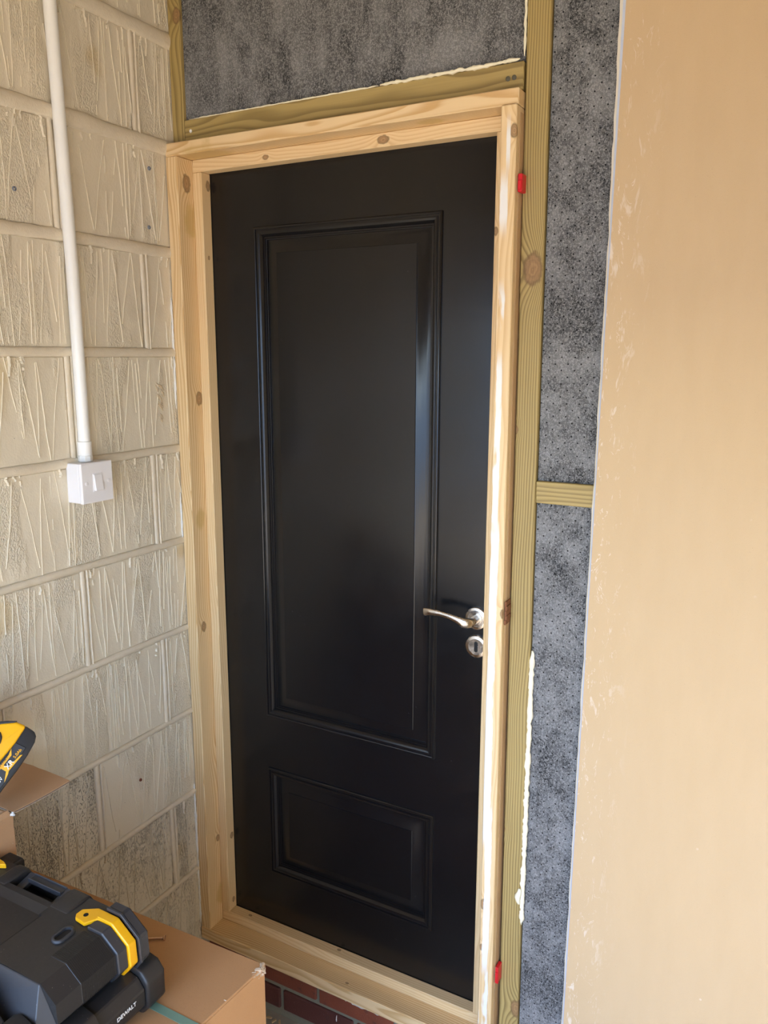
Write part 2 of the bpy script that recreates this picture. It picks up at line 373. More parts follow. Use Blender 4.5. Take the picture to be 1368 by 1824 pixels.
# wall_left: blockwork, one object per block, proud painted mortar between them
wl = struct(box('wall_left', M_MORTAR, XW-.20, XW-.012, YB-.1, .16, FL, CE, bevel=0), 'cream painted concrete block wall with scored drips of paint', 'wall')
S = 1.0377; CZ = -.67947; CY = -1.5833
def zc(k): return CZ + S*(-.225*k - CZ)
JA = CY + S*(-.2256-CY); JB = CY + S*(-.4481-CY); MOD = .4617
jt = {-3: .026, -2: .026, -1: .026, 0: .030, 1: .030, 2: .024, 3: .018, 4: .018, 5: .015, 6: .014, 7: .013, 8: .014, 9: .013, 10: .013, 11: .013}
rb = random.Random(3)
def block_ridges(parent, y0, y1, z0, z1):
    """raised zig-zag drips of paint running down one block"""
    bm = bmesh.new(); w_ = y1-y0; h_ = z1-z0
    nz = max(2, int(w_/.026)); y = y0 + rb.uniform(.0, .02)
    def line(p, q, wd):
        n = 9; pts = []; ph = rb.uniform(0, 6)
        for i in range(n+1):
            t = i/n
            pts.append((p[0]+(q[0]-p[0])*t+math.sin(ph+t*5)*.0012+rb.uniform(-.0007, .0007), p[1]+(q[1]-p[1])*t))
        prev = None
        for i, (a, b) in enumerate(pts):
            s = wd*rb.uniform(.5, 1.25); hh = wd*rb.uniform(1.1, 1.9)
            if rb.random() < .04: prev = None; continue
            cur = [bm.verts.new((XW-.0006, a-s*.6, b)), bm.verts.new((XW+hh*.9, a-s*.15, b)), bm.verts.new((XW+hh*.9, a+s*.15, b)), bm.verts.new((XW-.0006, a+s*.6, b))]
            if prev:
                for j in range(3): bm.faces.new([prev[j], prev[j+1], cur[j+1], cur[j]])
            prev = cur
    up = rb.random() < .5
    while y < y1-.008:
        a = y; b = min(y1-.004, max(y0+.004, y + rb.choice([rb.uniform(-.010, .012), rb.uniform(-.004, .02), rb.uniform(.015, .038)])))
        zt = z1 - rb.uniform(.002, .014)*(1 if rb.random() < .75 else 3); zb_ = z0 + rb.uniform(.003, .016)*(1 if rb.random() < .7 else 4)
        pa, pb = ((a, zt), (b, zb_)) if up else ((a, zb_), (b, zt))
        line(pa, pb, rb.uniform(.0009, .0016)); up = not up
        y = max(b, y) + (rb.uniform(.000, .004) if rb.random() < .75 else rb.uniform(.006, .016))
    # short tags hanging from the bed joint
    for _ in range(int(w_/.05)):
        yy = rb.uniform(y0+.01, y1-.01); L = rb.uniform(.01, .04)
        line((yy, z1-.001), (yy+rb.uniform(-.006, .006), z1-L), rb.uniform(.002, .004))
    o = finish(bm, 'paint_ridges', M_RIDGE, parent); o['kind'] = 'stuff'; return o
block_meshes = {}
ys_end = YB
for k in range(-4, 11):
    zt = zc(k) - jt.get(k, .014)*.42; zb = zc(k+1) + jt.get(k+1, .014)*.42
    zt = min(zt, CE); zb = max(zb, FL)
    if zt-zb < .02: continue
    j0 = JA if k % 2 == 0 else JB
    js = [j0 + n*MOD for n in range(-8, 3)]
    js = sorted(j for j in js if ys_end < j < .14); ed = [ys_end]+js+[.14]
    for a, b in zip(ed, ed[1:]):
        a2 = a+.006; b2 = b-.006
        key = (round(b2-a2, 3), round(zt-zb, 3))
        mat = M_BLOCK
        if k == 7 and abs(b-JB) < .02: mat = M_DIRTY
        elif k == 8 and a > -.75: mat = M_DIRTY2
        elif k == 9 and a > -.75: mat = M_DIRTY2
        elif k == 6 and b < -.58 and b > -.9: mat = M_DIRTY2
        bo = box('block', mat, XW-.10, XW, a2, b2, zb, zt, parent=wl, bevel=.004)
        if a > -1.25 and b < .2 and k < 10:
            block_ridges(bo, max(a2, -1.2), min(b2, 0.0), zb, zt)
def rope(name, p0, p1, half, proud, seed, parent):
    """half-round ribbon of mortar between two points on the wall"""
    bm = bmesh.new(); L = math.dist(p0, p1); n = max(4, int(L/.018)); m_ = 8; prev = None
    dy, dz = (p1[0]-p0[0])/L, (p1[1]-p0[1])/L
    for i in range(n+1):
        t = i/n*L
        q = mnoise.noise(Vector((t*9, seed*3.1, 0))); q2 = mnoise.noise(Vector((t*34, seed*5.7, 2)))
        off = mnoise.noise(Vector((t*7, seed*1.3, 5)))*half*.25
        hw = half*(1+.18*q+.14*q2); pr = proud*(1+.3*q+.12*q2)
        cur = []
        for j in range(m_+1):
            a = math.pi*j/m_; c = -math.cos(a)*hw+off; e = math.sin(a)**.8*pr
            cur.append(bm.verts.new((XW-.004+e+.002*(0 if j in (0, m_) else 1), p0[0]+dy*t-dz*c, p0[1]+dz*t+dy*c)))
        if prev:
            for j in range(m_): bm.faces.new([prev[j], cur[j], cur[j+1], prev[j+1]])
        prev = cur
    return finish(bm, name, M_MORTAR, parent, smooth=True)
sd_ = 0
for k in range(-2, 11):
    if zc(k) < FL+.01: continue
    rope('mortar_bed_joint', (YB, zc(k)), (.12, zc(k)), jt[k]*.56, .0095 if k <= 2 else .0075, k+20, wl)
for k in range(-3, 10):
    j0 = JA if k % 2 == 0 else JB
    for n in range(-3, 2):
        j = j0+n*MOD
        if -1.4 < j < .1:
            sd_ += 1
            zt_, zb_ = zc(k)-jt[k]*.4, zc(k+1)+jt[k+1]*.4
            rope('mortar_head_joint', (j, min(zt_, CE)), (j+rb.uniform(-.004, .004), zb_), .0068, .0052, 40+sd_, wl)
            rope('mortar_head_joint', (j+.0105, min(zt_, CE)), (j+.0105, zb_), .0026, .0062, 140+sd_, wl)

for (yy, zz, a_, n_) in ((-.1400, -.770, .020, 7), (-.1440, -.815, .022, 7)):        # scraped scar of old filler
    bm = bmesh.new()
    for i in range(n_):
        u = rb.uniform(-.011, .011); v_ = rb.uniform(-a_, a_); L = rb.uniform(.006, .014); an = rb.uniform(-.9, -.2)
        add_tube(bm, [(XW, yy+u-L*math.sin(an), zz+v_-L*math.cos(an)), (XW+.001, yy+u, zz+v_), (XW, yy+u+L*math.sin(an), zz+v_+L*math.cos(an))], [.0006, rb.uniform(.002, .0036), .0006], 6)
    o = finish(bm, 'filler_scar', plain('old_filler', (.56, .44, .29), .6, 0, .25, 200, .4), wl, smooth=True); o['kind'] = 'stuff'; o['label'] = 'scraped patch of old filler on the block wall'

# wall_front: what the door frame and studs are fixed to, with the brick step under the sill
wf = struct(box('wall_front', M_SHEATH, XW-.1, XR, .056, .16, FL, CE, bevel=0), 'end wall behind the timber studs', 'wall')
box('mortar_bed', M_BMORT, XW+.002, .812, -.052, .055, FL, -2.296, parent=wf, bevel=0)
bm0 = {}
for row, (zb_, zt_) in enumerate(((-2.442, -2.381), (-2.367, -2.300))):
    xj = (.2025 if row == 0 else .3205); xs = [xj+n*.2310 for n in range(-3, 4)]
    xs = [x for x in xs if XW+.03 < x < .80]; ed = [XW-.003]+xs+[.817]
    for a, b in zip(ed, ed[1:]):
        dy = rb.uniform(-.0015, .0015)
        box('brick', M_BRICK, a+.0055, b-.0055, -.060+dy, -.010, zb_, zt_, parent=wf, bevel=.003)

# ------------------------------------------------------------------ timber studs
def board(name, mat_args, x0t, x1t, x0b, x1b, y0, y1, zt, zb, axis='Z', parent=None, knots=(), smears=(), stains=(), bevel=.0018, q0=.03, d0=.06, period=.0048, contrast=.7, wob=.05):
    bm = bmesh.new()
    add_hex(bm, [(x0b, y0, zb), (x1b, y0, zb), (x1b, y1, zb), (x0b, y1, zb), (x0t, y0, zt), (x1t, y0, zt), (x1t, y1, zt), (x0t, y1, zt)])
    cx = (min(x0t, x0b)+max(x1t, x1b))/2; cz = (zt+zb)/2
    cyy = (y0+y1)/2
    kn = [((k[1]-cz, k[0]-cx, (k[3] if len(k) > 3 else y0)-cyy, k[2]) if axis == 'Z' else (k[0]-cx, k[1]-cz, (k[3] if len(k) > 3 else y0)-cyy, k[2])) for k in knots]
    sm = [(a-cz, b-cz, c-cx, d, e) for (a, b, c, d, e) in smears]
    st = [((z-cz, x-cx, y_-cyy, r) if axis == 'Z' else (x-cx, z-cz, y_-cyy, r)) for (x, z, r, y_) in stains]
    m_ = wood('wood_'+name, axis, mat_args[0], mat_args[1], kn, period, contrast, q0, d0, ((.55, .36, .10), st) if st else None, sm, wob=wob)
    return finish(bm, name, m_, parent, bevel)
YS = -.057
tag(board('timber_stud', TREAT, XW+.002, -.0135, XW+.002, -.0135, YS, .05, CE, -.195, knots=[(-.022, .075, .010)], q0=.05), 'short green-brown treated stud against the block wall above the door frame', 'timber')
tag(board('timber_stud', TREAT, .8080, .8530, .8245, .8695, YS, .05, CE, FL, knots=[(.8385, -.518, .0175), (.814, -1.706, .008), (.864, -2.1465, .013), (.814, -.825, .006)], q0=.09, d0=.02, period=.0042, contrast=.85, wob=.03), 'long green-brown treated stud right of the door with a large round knot', 'timber')
hdr = tag(board('timber_header', TREAT, -.0125, .8075, -.0125, .8075, YS, .05, -.1475, -.197, axis='X', q0=.05, period=.006), 'green-brown treated timber lying flat above the pine door frame', 'timber')
tag(board('timber_noggin', TREAT, .8615, .9850, .8620, .9850, YS, .05, -.9255, -.9695, axis='X', q0=.05), 'short treated noggin between the right stud and the plasterboard', 'timber')

# felt faced insulation between the studs
def felt(name, x0, x1, z0, z1, label, yf=-.048, x0b=None, mat=None):
    bm = bmesh.new(); nx = max(4, int((x1-x0)/.03)); nz = max(4, int((z1-z0)/.03))
    grid = []
    for j in range(nz+1):
        z = z0+(z1-z0)*j/nz; xl = x0 if x0b is None else x0b+(x0-x0b)*j/nz; row = []
        for i in range(nx+1):
            x = xl+(x1-xl)*i/nx
            e = 0 if i in (0, nx) or j in (0, nz) else 1
            row.append(bm.verts.new((x, yf - e*(.0022*mnoise.noise(Vector((x*14, z*11, 3)))+.0012*mnoise.noise(Vector((x*40, z*40, 7)))), z)))
        grid.append(row)
    for j in range(nz):
        for i in range(nx): bm.faces.new([grid[j][i], grid[j][i+1], grid[j+1][i+1], grid[j+1][i]])
    ext = bmesh.ops.extrude_face_region(bm, geom=bm.faces[:])
    bmesh.ops.translate(bm, verts=[v for v in ext['geom'] if isinstance(v, bmesh.types.BMVert)], vec=(0, .09, 0))
    for v in bm.verts:
        if v.co.y > 0: v.co.y = .050
    o = finish(bm, name, mat or M_FELT, smooth=False)
    tag(o, label, 'insulation'); return o
felt('insulation_felt', -.0130, .8070, -.1470, CE-.002, 'wide grey felt faced insulation panel above the door', mat=M_FELT2)
felt('insulation_felt', .8550, .9990, -.9250, CE-.002, 'tall strip of dotted grey felt insulation above the short noggin', x0b=.8625)
felt('insulation_felt', .8625, .9990, FL+.002, -.9700, 'strip of dotted grey felt insulation below the short noggin', x0b=.8715)

# plasterboard sheet with a rough snapped left edge
pb = empty('plasterboard_sheet', (1.58, -.066, FL))
tag(pb, 'large tan plasterboard sheet fixed over the studs on the right', 'plasterboard')
prof = [(CE-.004, .9960, .9800), (-.085, .9900, .9785), (-.5, .9860, .9795), (-.96, .9833, .9775), (-1.55, .980, .9742), (-2.12, .9763, .9702), (FL+.004, .9750, .9690)]
YF = -.0712; YK = -.0585
bm = bmesh.new(); A = []
for z, xf, xb in prof:
    A.append([bm.verts.new((xf, YF, z)), bm.verts.new((2.19, YF, z)), bm.verts.new((2.19, YK, z)), bm.verts.new((xf, YK, z))])
for a, b in zip(A, A[1:]):
    for j in range(4): bm.faces.new([a[j], a[(j+1) % 4], b[(j+1) % 4], b[j]])
bm.faces.new(A[0]); bm.faces.new(A[-1][::-1])
finish(bm, 'board_face', M_BOARD, pb)
def edge_strip(name, mat, f0, f1, ya, yb, jag):
    bm = bmesh.new(); prev = None; n = 160; rj = random.Random(11)
    for i in range(n+1):
        z = prof[0][0]+(prof[-1][0]-prof[0][0])*i/n
        for (z1, a1, b1), (z2, a2, b2) in zip(prof, prof[1:]):
            if z2-1e-6 <= z <= z1+1e-6: t = (z1-z)/(z1-z2); xf = a1+(a2-a1)*t; xb = b1+(b2-b1)*t; break
        w_ = xf-xb; jj = mnoise.noise(Vector((0, 0, z*16)))*jag + mnoise.noise(Vector((3, 0, z*70)))*jag*.6
        xa = xb+w_*f0+jj*(1 if f0 < .1 else .4); xc = xb+w_*f1+(jj*.4 if f1 < .95 else 0)
        cur = [bm.verts.new((xa, ya, z)), bm.verts.new((xc, yb, z)), bm.verts.new((xc, YK, z)), bm.verts.new((xa, YK, z))]
        if prev:
            for j in range(4): bm.faces.new([prev[j], prev[(j+1) % 4], cur[(j+1) % 4], cur[j]])
        else: bm.faces.new(cur)
        prev = cur
    bm.faces.new(prev[::-1]); return finish(bm, name, mat, pb)
edge_strip('gypsum_edge', M_EDGE, .5, 1.0, YF+.0035, YF, .0016)['label'] = 'pale snapped gypsum edge with bluish shade in its colour'
edge_strip('paper_edge', M_EDGEP, .0, .5, YF+.006, YF+.0035, .0020)['label'] = 'thin cream torn paper edge'

# ------------------------------------------------------------------ door frame
df = empty('door_frame', (.38, -.04, -2.294))
tag(df, 'pale new pine door frame with stops and sill around the black door', 'door frame')
YFr = -.086
board('jamb', PINE, XW+.0025, -.0145, XW+.0025, -.0165, YFr, .05, -.229, -2.2935, parent=df,
      knots=[(-.0145, -.285, .012, -.055), (-.0150, -.787, .010, -.042), (-.0155, -1.377, .008, -.060), (-.0165, -2.0, .006, -.040)], stains=[(-.0155, -.37, .03, -.045), (-.0155, -1.09, .022, -.056), (-.0165, -2.176, .026, -.034)], q0=-.06, d0=.03)
board('jamb', PINE, .7785, .8090, .7850, .8165, YFr-.006, .05, -.2292, FL+.01, parent=df,
      knots=[(.8054, -.2755, .0075), (.7905, -1.88, .008), (.789, -1.99, .005), (.815, -1.2, .007)],
      smears=[(-.36, -.235, .7945, .0042, .30), (-.47, -.33, .7895, .008, .34), (-.64, -.53, .790, .008, .50), (-1.05, -.66, .790, .0072, .40), (-1.75, -1.0, .7905, .0095, .27), (-2.07, -1.62, .797, .008, .38), (-2.3, -2.02, .795, .012, .46)], q0=.06, d0=.05, period=.0045, contrast=.45)
board('frame_head', PINE, XW+.0025, .8095, XW+.0025, .8095, YFr, .05, -.2000, -.2285, axis='X', parent=df, q0=.022, d0=.03, period=.0042, contrast=.8, stains=[(.05, -.2285, .05, -.055), (.62, -.2285, .022, -.055)], smears=())
board('frame_sill', PINE, XW+.0025, .7790, XW+.0025, .7835, YFr-.003, .05, -2.2580, -2.2935, axis='X', parent=df, knots=[(.42, -2.258, .0028, -.07)], q0=.03, d0=.02, contrast=.75)
board('door_stop', PINE, -.0142, .0118, -.0162, .0100, -.0335, -.0006, -.2570, -2.2285, parent=df, knots=[(.0115, -.285, .007, -.010), (.0115, -.45, .003, -.016), (.0104, -2.0, .006, -.012), (.0102, -2.2, .005, -.014)], q0=.04, d0=-.05, contrast=.45)
board('door_stop', PINE, .7490, .7793, .7490, .7843, -.0335, -.0006, -.2570, -2.2285, parent=df, knots=[(.752, -.44, .005)], q0=.04, contrast=.4)
board('door_stop', PINE, -.0142, .7793, -.0142, .7793, -.0335, -.0006, -.2288, -.2567, axis='X', parent=df, knots=[(.50, -.243, .008), (.20, -.245, .005)], q0=.03, d0=.05, contrast=.45)
board('door_stop', PINE, -.0160, .7840, -.0160, .7840, -.0335, -.0006, -2.2288, -2.2577, axis='X', parent=df, knots=[(.07, -2.2288, .0032, -.016), (.36, -2.2288, .0034, -.010)], q0=.05, d0=.06, contrast=.45)
board('frame_strip', ((.55, .36, .19), (.36, .21, .10)), .8092, .8104, .8168, .8182, -.074, .02, -.2400, FL+.012, parent=df, bevel=0, contrast=.4)['label'] = 'darker back edge of the right jamb'

# ------------------------------------------------------------------ the black door
dr = struct(empty('door_1', (.38, .02, -2.238)), 'black satin two-panel door with raised mouldings and lever handle', 'door')
DX0, DX1, DT, DB = -.006, .7715, -.2480, -2.2330
PX0, PX1 = .1371, .6233
panels = [(-.3860, -1.6156), (-1.7640, -2.0762)]
bm = bmesh.new()
xs = [DX0, PX0, PX1, DX1]; zs = [DT, panels[0][0], panels[0][1], panels[1][0], panels[1][1], DB]
vv = [[bm.verts.new((x, 0, z)) for x in xs] for z in zs]
for j in range(5):
    for i in range(3):
        if i == 1 and j in (1, 3): continue
        bm.faces.new([vv[j][i], vv[j][i+1], vv[j+1][i+1], vv[j+1][i]])
ext = bmesh.ops.extrude_face_region(bm, geom=bm.faces[:])
bmesh.ops.translate(bm, verts=[v for v in ext['geom'] if isinstance(v, bmesh.types.BMVert)], vec=(0, .044, 0))
finish(bm, 'door_leaf', M_DOOR, dr, bevel=0)
MP = [(0, .002), (.0, -.0030), (.0018, -.0050), (.0042, -.0056), (.0060, -.0046), (.0064, -.0026), (.0100, -.0026), (.0104, -.0042), (.0135, -.0046), (.0175, -.0030), (.0205, .0008), (.0222, .0042), (.0228, .0062), (.0262, .0062), (.0268, .0090), (.0290, .0096), (.0292, .0135), (.0300, .0150)]
FP = [(.0290, .0150), (.0292, .0125), (.0330, .0120), (.040, .0100), (.0500, .0060), (.0580, .0038), (.0600, .0030), (.0606, .0018), (.0640, .0018)]
def ring_surface(name, z0, z1, P, fill, parent):
    bm = bmesh.new(); rings = []
    for o_, d_ in P:
        rings.append([bm.verts.new(q) for q in ((PX0+o_, d_, z0-o_), (PX1-o_, d_, z0-o_), (PX1-o_, d_, z1+o_), (PX0+o_, d_, z1+o_))])
    for a, b in zip(rings, rings[1:]):
        for j in range(4): bm.faces.new([a[j], a[(j+1) % 4], b[(j+1) % 4], b[j]])
    if fill: bm.faces.new(rings[-1])
    bmesh.ops.recalc_face_normals(bm, faces=bm.faces)
    fs = [f for f in bm.faces]
    # back face so that the part is a solid
    back = [bm.verts.new((v.co.x, .030, v.co.z)) for v in rings[0]]
    for j in range(4): bm.faces.new([rings[0][j], rings[0][(j+1) % 4], back[(j+1) % 4], back[j]])
    if fill: bm.faces.new(back)
    else:
        b2 = [bm.verts.new((v.co.x, .030, v.co.z)) for v in rings[-1]]
        for j in range(4):
            bm.faces.new([rings[-1][j], rings[-1][(j+1) % 4], b2[(j+1) % 4], b2[j]])
            bm.faces.new([back[j], back[(j+1) % 4], b2[(j+1) % 4], b2[j]])
    return finish(bm, name, M_DOOR, parent, angle=math.radians(28))
for (z0, z1) in panels:
    ring_surface('moulding', z0, z1, MP, False, dr)
    ring_surface('raised_panel', z0, z1, FP, True, dr)
# handle: rose, neck and curved lever
hd = bmesh.new(); HX, HZ = .7213, -1.2508
add_lathe(hd, [(.0258, 0.0), (.0258, -.0055), (.0245, -.0075), (.0195, -.0085), (.0190, -.0078), (.0150, -.0080), (.0145, -.0092), (.0118, -.0095)], (HX, 0, HZ), 'y', 48)
rose = finish(hd, 'handle_rose', M_STEEL, dr, angle=math.radians(30))
hb = bmesh.new()
pts = [(HX, -.006, HZ), (HX, -.022, HZ+.000), (HX-.0005, -.036, HZ+.000), (HX-.004, -.046, HZ+.0005), (HX-.012, -.0515, HZ+.0020), (HX-.026, -.053, HZ+.0075), (HX-.045, -.0525, HZ+.0122), (HX-.068, -.0515, HZ+.0145), (HX-.090, -.0505, HZ+.0140), (HX-.106, -.0495, HZ+.0120), (HX-.1075, -.0490, HZ+.0118)]
rx = [.0095, .0095, .0095, .0085, .0065, .0045, .0040, .0036, .0034, .0032, .0022]
ry = [.0095, .0095, .0100, .0115, .0110, .0080, .0060, .0064, .0078, .0088, .0078]
add_tube(hb, pts, rx, 20, ry)
finish(hb, 'lever', M_STEEL, rose, angle=math.radians(60))
he = bmesh.new(); EX, EZ = .7230, -1.3158
add_lathe(he, [(.0262, 0.0), (.0262, -.0045), (.0245, -.0070), (.0185, -.0082), (.0180, -.0074), (.0100, -.0072)], (EX, 0, EZ), 'y', 48)
esc = finish(he, 'escutcheon', M_STEEL, dr, angle=math.radians(30))
kh = []
for i in range(9): a = math.pi*i/8; kh.append((EX+.0042*math.cos(a), EZ+.008+.0042*math.sin(a)))
for i in range(9): a = math.pi+math.pi*i/8; kh.append((EX+.0042*math.cos(a), EZ-.008+.0042*math.sin(a)))
prism('keyhole', M_DARK, kh, 'y', -.0077, -.0060, parent=esc)

# ------------------------------------------------------------------ foam, filler, packers
def bead(name, mat, pts, r, seed, label, cat, flat=.7, up=(0, 0, 1), lump=.45):
    """lumpy bead following a polyline"""
    P = []; R = []
    for a, b in zip(pts, pts[1:]):
        a, b = Vector(a), Vector(b); n = max(2, int((b-a).length/.005))
        for i in range(n): P.append(a.lerp(b, i/n))
    P.append(Vector(pts[-1]))
    for i, q in enumerate(P):
        rr = r*(1+lump*mnoise.noise(Vector((i*.55, seed, 0)))+lump*.8*mnoise.noise(Vector((i*.13, seed, 9))))
        t = min(1, i/4, (len(P)-1-i)/4); R.append(max(.0006, rr*(.35+.65*t)))
        q += Vector((mnoise.noise(Vector((i*.3, seed, 4)))*r*.5, 0, mnoise.noise(Vector((i*.3, seed, 6)))*r*.5))
    bm = bmesh.new(); add_tube(bm, P, R, 8, [x*flat for x in R], Vector(up))
    return tag(finish(bm, name, mat, smooth=True), label, cat)
G_F = 'beads of dried foam around the studs'
bead('foam_bead', M_FOAM, [(.0, YS+.004, -.1465), (.30, YS+.003, -.1467), (.50, YS+.002, -.1465)], .0028, 1.0, 'thin line of cream foam along the left half of the header top', 'foam', lump=.5)
bead('foam_bead', M_FOAM, [(.505, YS+.001, -.1460), (.62, YS-.002, -.1462), (.72, YS-.001, -.1460), (.800, YS-.001, -.1440)], .0046, 2.0, 'lumpy cream foam on the right half of the header top', 'foam', lump=.8)
bead('foam_bead', M_FOAM, [(.8068, YS+.002, CE-.01), (.8072, YS+.002, .1), (.8072, YS+.002, -.1400)], .0026, 3.0, 'thin upright line of cream foam left of the long stud above the header', 'foam', up=(0, 1, 0))
bead('foam_bead', M_FOAM, [(.8662, YS+.005, -1.283), (.8668, YS+.003, -1.40), (.8664, YS+.003, -1.58), (.8665, YS+.003, -1.72), (.866, YS+.003, -1.93)], .0058, 4.0, 'thick cream foam running down the right side of the long stud', 'foam', up=(0, 1, 0), lump=.5)
bead('foam_blob', M_FOAM, [(.8610, YS-.002, -1.838), (.8570, YS-.003, -1.856), (.8610, YS-.002, -1.876)], .0085, 5.0, 'cream foam blob bulging over the edge of the long stud', 'foam', up=(0, 1, 0), lump=.2)
bead('foam_splat', M_CAULK, [(.362, -.0615, -2.301), (.40, -.0625, -2.306), (.44, -.063, -2.313), (.47, -.063, -2.308), (.50, -.0625, -2.312), (.535, -.0615, -2.302)], .0095, 6.0, 'white foam squeezed out between the sill and the brick step', 'foam', flat=.55, up=(0, 1, 0), lump=.5)
bead('foam_drip', M_CAULK, [(.3815, -.0605, -2.380), (.3815, -.0615, -2.397)], .003, 7.0, 'small pale drip on the lower brick', 'foam')
bead('foam_splat', M_CAULK, [(.60, -.0615, -2.302), (.64, -.062, -2.308), (.70, -.0615, -2.304)], .008, 8.0, 'white foam under the right end of the sill', 'foam', flat=.5, up=(0, 1, 0))
for z0, z1, r, lb in ((-.545, -.81, .0030, 'white filler bead between the wall and frame above the light switch height'), (-1.02, -1.15, .0026, 'short white filler bead between the block wall and the left jamb at handle height'), (-1.82, -2.245, .0034, 'white filler bead at the foot of the left jamb')):
    bead('filler_bead', M_CAULK, [(XW+.0015, YFr-.002, z0), (XW+.0015, YFr-.0015, (z0+z1)/2), (XW+.0015, YFr-.002, z1)], r, z0*7, lb, 'filler', up=(0, 1, 0), lump=.6)
def packer(x0, x1, z0, z1, label):
    bm = bmesh.new(); add_box(bm, x0, x1, -.080, YS-.0004, z0, z1); add_box(bm, x0+.0008, x1-.0008, -.0825, -.080, z0+.004, z1-.012)
    tag(finish(bm, 'packer', M_RED, bevel=.0008), label, 'packer')
packer(.8108, .8195, -.3800, -.3480, 'red plastic packer wedged beside the upper right of the door frame')
packer(.8186, .8260, -2.0800, -2.0380, 'red plastic packer wedged beside the lower right of the door frame')
bm = bmesh.new(); zs_ = [-1.176, -1.186, -1.196, -1.206, -1.216, -1.226]
for i, z in enumerate(zs_[:-1]):
    q = (.0040, .0052, .0046, .0056, .0038)[i]
    add_box(bm, .8135, .8135+q, -.084+.001*(i % 2), YS-.0005, zs_[i+1], z)
tag(finish(bm, 'wood_splinter', plain('reddish_bark', (.22, .085, .035), .8, 0, .3, 90, .5), bevel=.0008), 'reddish brown splinter stuck between jamb and stud near the handle', 'splinter')
M_NAIL = plain('dull_nail', (.10, .09, .06), .5)
for nx, nz, nr, nm_ in ((.007, -.1728, .0034, M_CAULK), (.7771, -.1746, .0040, M_NAIL), (.7891, -.1740, .0040, M_NAIL)):
    bm = bmesh.new(); add_lathe(bm, [(nr*1.15, .001), (nr*1.15, -.0010), (nr*.7, -.0018), (nr*.3, -.0020)], (nx, YS, nz), 'y', 16)
    finish(bm, 'nail_head', nm_, hdr, angle=.6)

rc_ = random.Random(9)
for (x_, y_, rz_, lb_) in ((.172, -.076, .3, 'pale wood chip on the floor right beside the large cardboard box'), (.190, -.079, 1.2, 'middle of the pale wood chips on the floor below the bricks'), (.206, -.075, 2.2, 'pale wood chip on the floor furthest right below the bricks')):
    bm = bmesh.new(); ca, sa_ = math.cos(rz_), math.sin(rz_)
    q = [(-.0075, -.003), (.006, -.0035), (.0085, .001), (.001, .0035), (-.0065, .0025)]
    add_prism(bm, [(x_+u*ca-v*sa_, y_+u*sa_+v*ca) for u, v in q], 'z', FL+.0003, FL+.0030+rc_.uniform(0, .002))
    tag(finish(bm, 'wood_chip', plain('chip_wood', (.55, .40, .24), .8, 0, .2, 90), bevel=.0004), lb_, 'wood chip', 'wood chips by the brick step')

# ------------------------------------------------------------------ light switch and conduit
sw = empty('light_switch', (XW, -.388, -.9925))
tag(sw, 'white surface mounted single light switch on the block wall', 'light switch')
SY0, SY1, SZ0, SZ1 = -.4305, -.3450, -.9920, -.9050
box('back_box', M_SWITCH, XW+.001, XW+.038, SY0+.001, SY1-.001, SZ0+.001, SZ1-.001, parent=sw, bevel=.003, seg=2)
box('face_plate', M_SWITCH, XW+.0385, XW+.0475, SY0, SY1, SZ0, SZ1, parent=sw, bevel=.0032, seg=3)
yc_, zc_ = (SY0+SY1)/2, (SZ0+SZ1)/2
box('rocker_surround', M_SWITCH, XW+.0470, XW+.0482, yc_-.0125, yc_+.0125, zc_-.0195, zc_+.0195, parent=sw, bevel=.0005)
bm = bmesh.new(); add_prism(bm, [(XW+.0475, zc_-.0175), (XW+.0538, zc_-.0175), (XW+.0496, zc_+.0175), (XW+.0475, zc_+.0175)], 'y', yc_-.0105, yc_+.0105)
finish(bm, 'rocker', M_SWITCH, sw, .0008)
for dy in (-.030, .030):
    bm = bmesh.new(); add_lathe(bm, [(.0042, 0), (.0042, .0010), (.0034, .0014)], (XW+.0472, yc_+dy, zc_), 'x', 18); finish(bm, 'screw_cap', M_SWITCH, sw, angle=.6)
cd = empty('conduit', (XW, -.390, -.905))
tag(cd, 'white plastic conduit running down the wall into the light switch', 'conduit')
XCc = XW+.0165
bm = bmesh.new(); add_tube(bm, [(XCc, -.4010, CE), (XCc, -.3985, -.01), (XCc, -.3890, -.51), (XCc, -.3890, -.872)], .0125, 28, up=Vector((0, 1, 0))); finish(bm, 'pipe', M_PVC, cd, angle=.6)
bm = bmesh.new(); add_tube(bm, [(XCc, -.389, -.862), (XCc, -.389, -.893)], .0145, 28, up=Vector((0, 1, 0))); finish(bm, 'coupling', M_PVC, cd, .001, angle=.6)
bm = bmesh.new(); add_tube(bm, [(XCc, -.389, -.8925), (XCc, -.389, -.9052)], .0152, 8, up=Vector((0, 1, 0))); finish(bm, 'locknut', M_PVC, cd, .0008)

# wall plugs
def plug(y, z, mat, label, r=.0042):
    bm = bmesh.new(); add_lathe(bm, [(r, -.002), (r*1.1, .0016), (r*.75, .0034), (r*.55, .0020), (r*.5, -.001)], (XW, y, z), 'x', 14)
    tag(finish(bm, 'wall_plug', mat, angle=.7), label, 'wall plug', 'plugs left in the block wall')
plug(-.4992, -.3687, M_PLUG, 'grey plug in the block wall left of the conduit'); plug(-.1384, -.2634, M_PLUG, 'upper of two grey wall plugs near the top left of the door frame'); plug(-.1480, -.3926, M_PLUG, 'lower of two grey wall plugs near the top left of the door frame')
plug(-.4564, -1.1407, M_PLUGR, 'brown plug in the mortar bed below the light switch', .0038); plug(-.2756, -1.7154, M_PLUGR, 'red-brown plug low in the wall above the cardboard boxes', .0036)
for (y_, z_) in ((-.4, -1.508), (-.17, -1.37)):
    pass

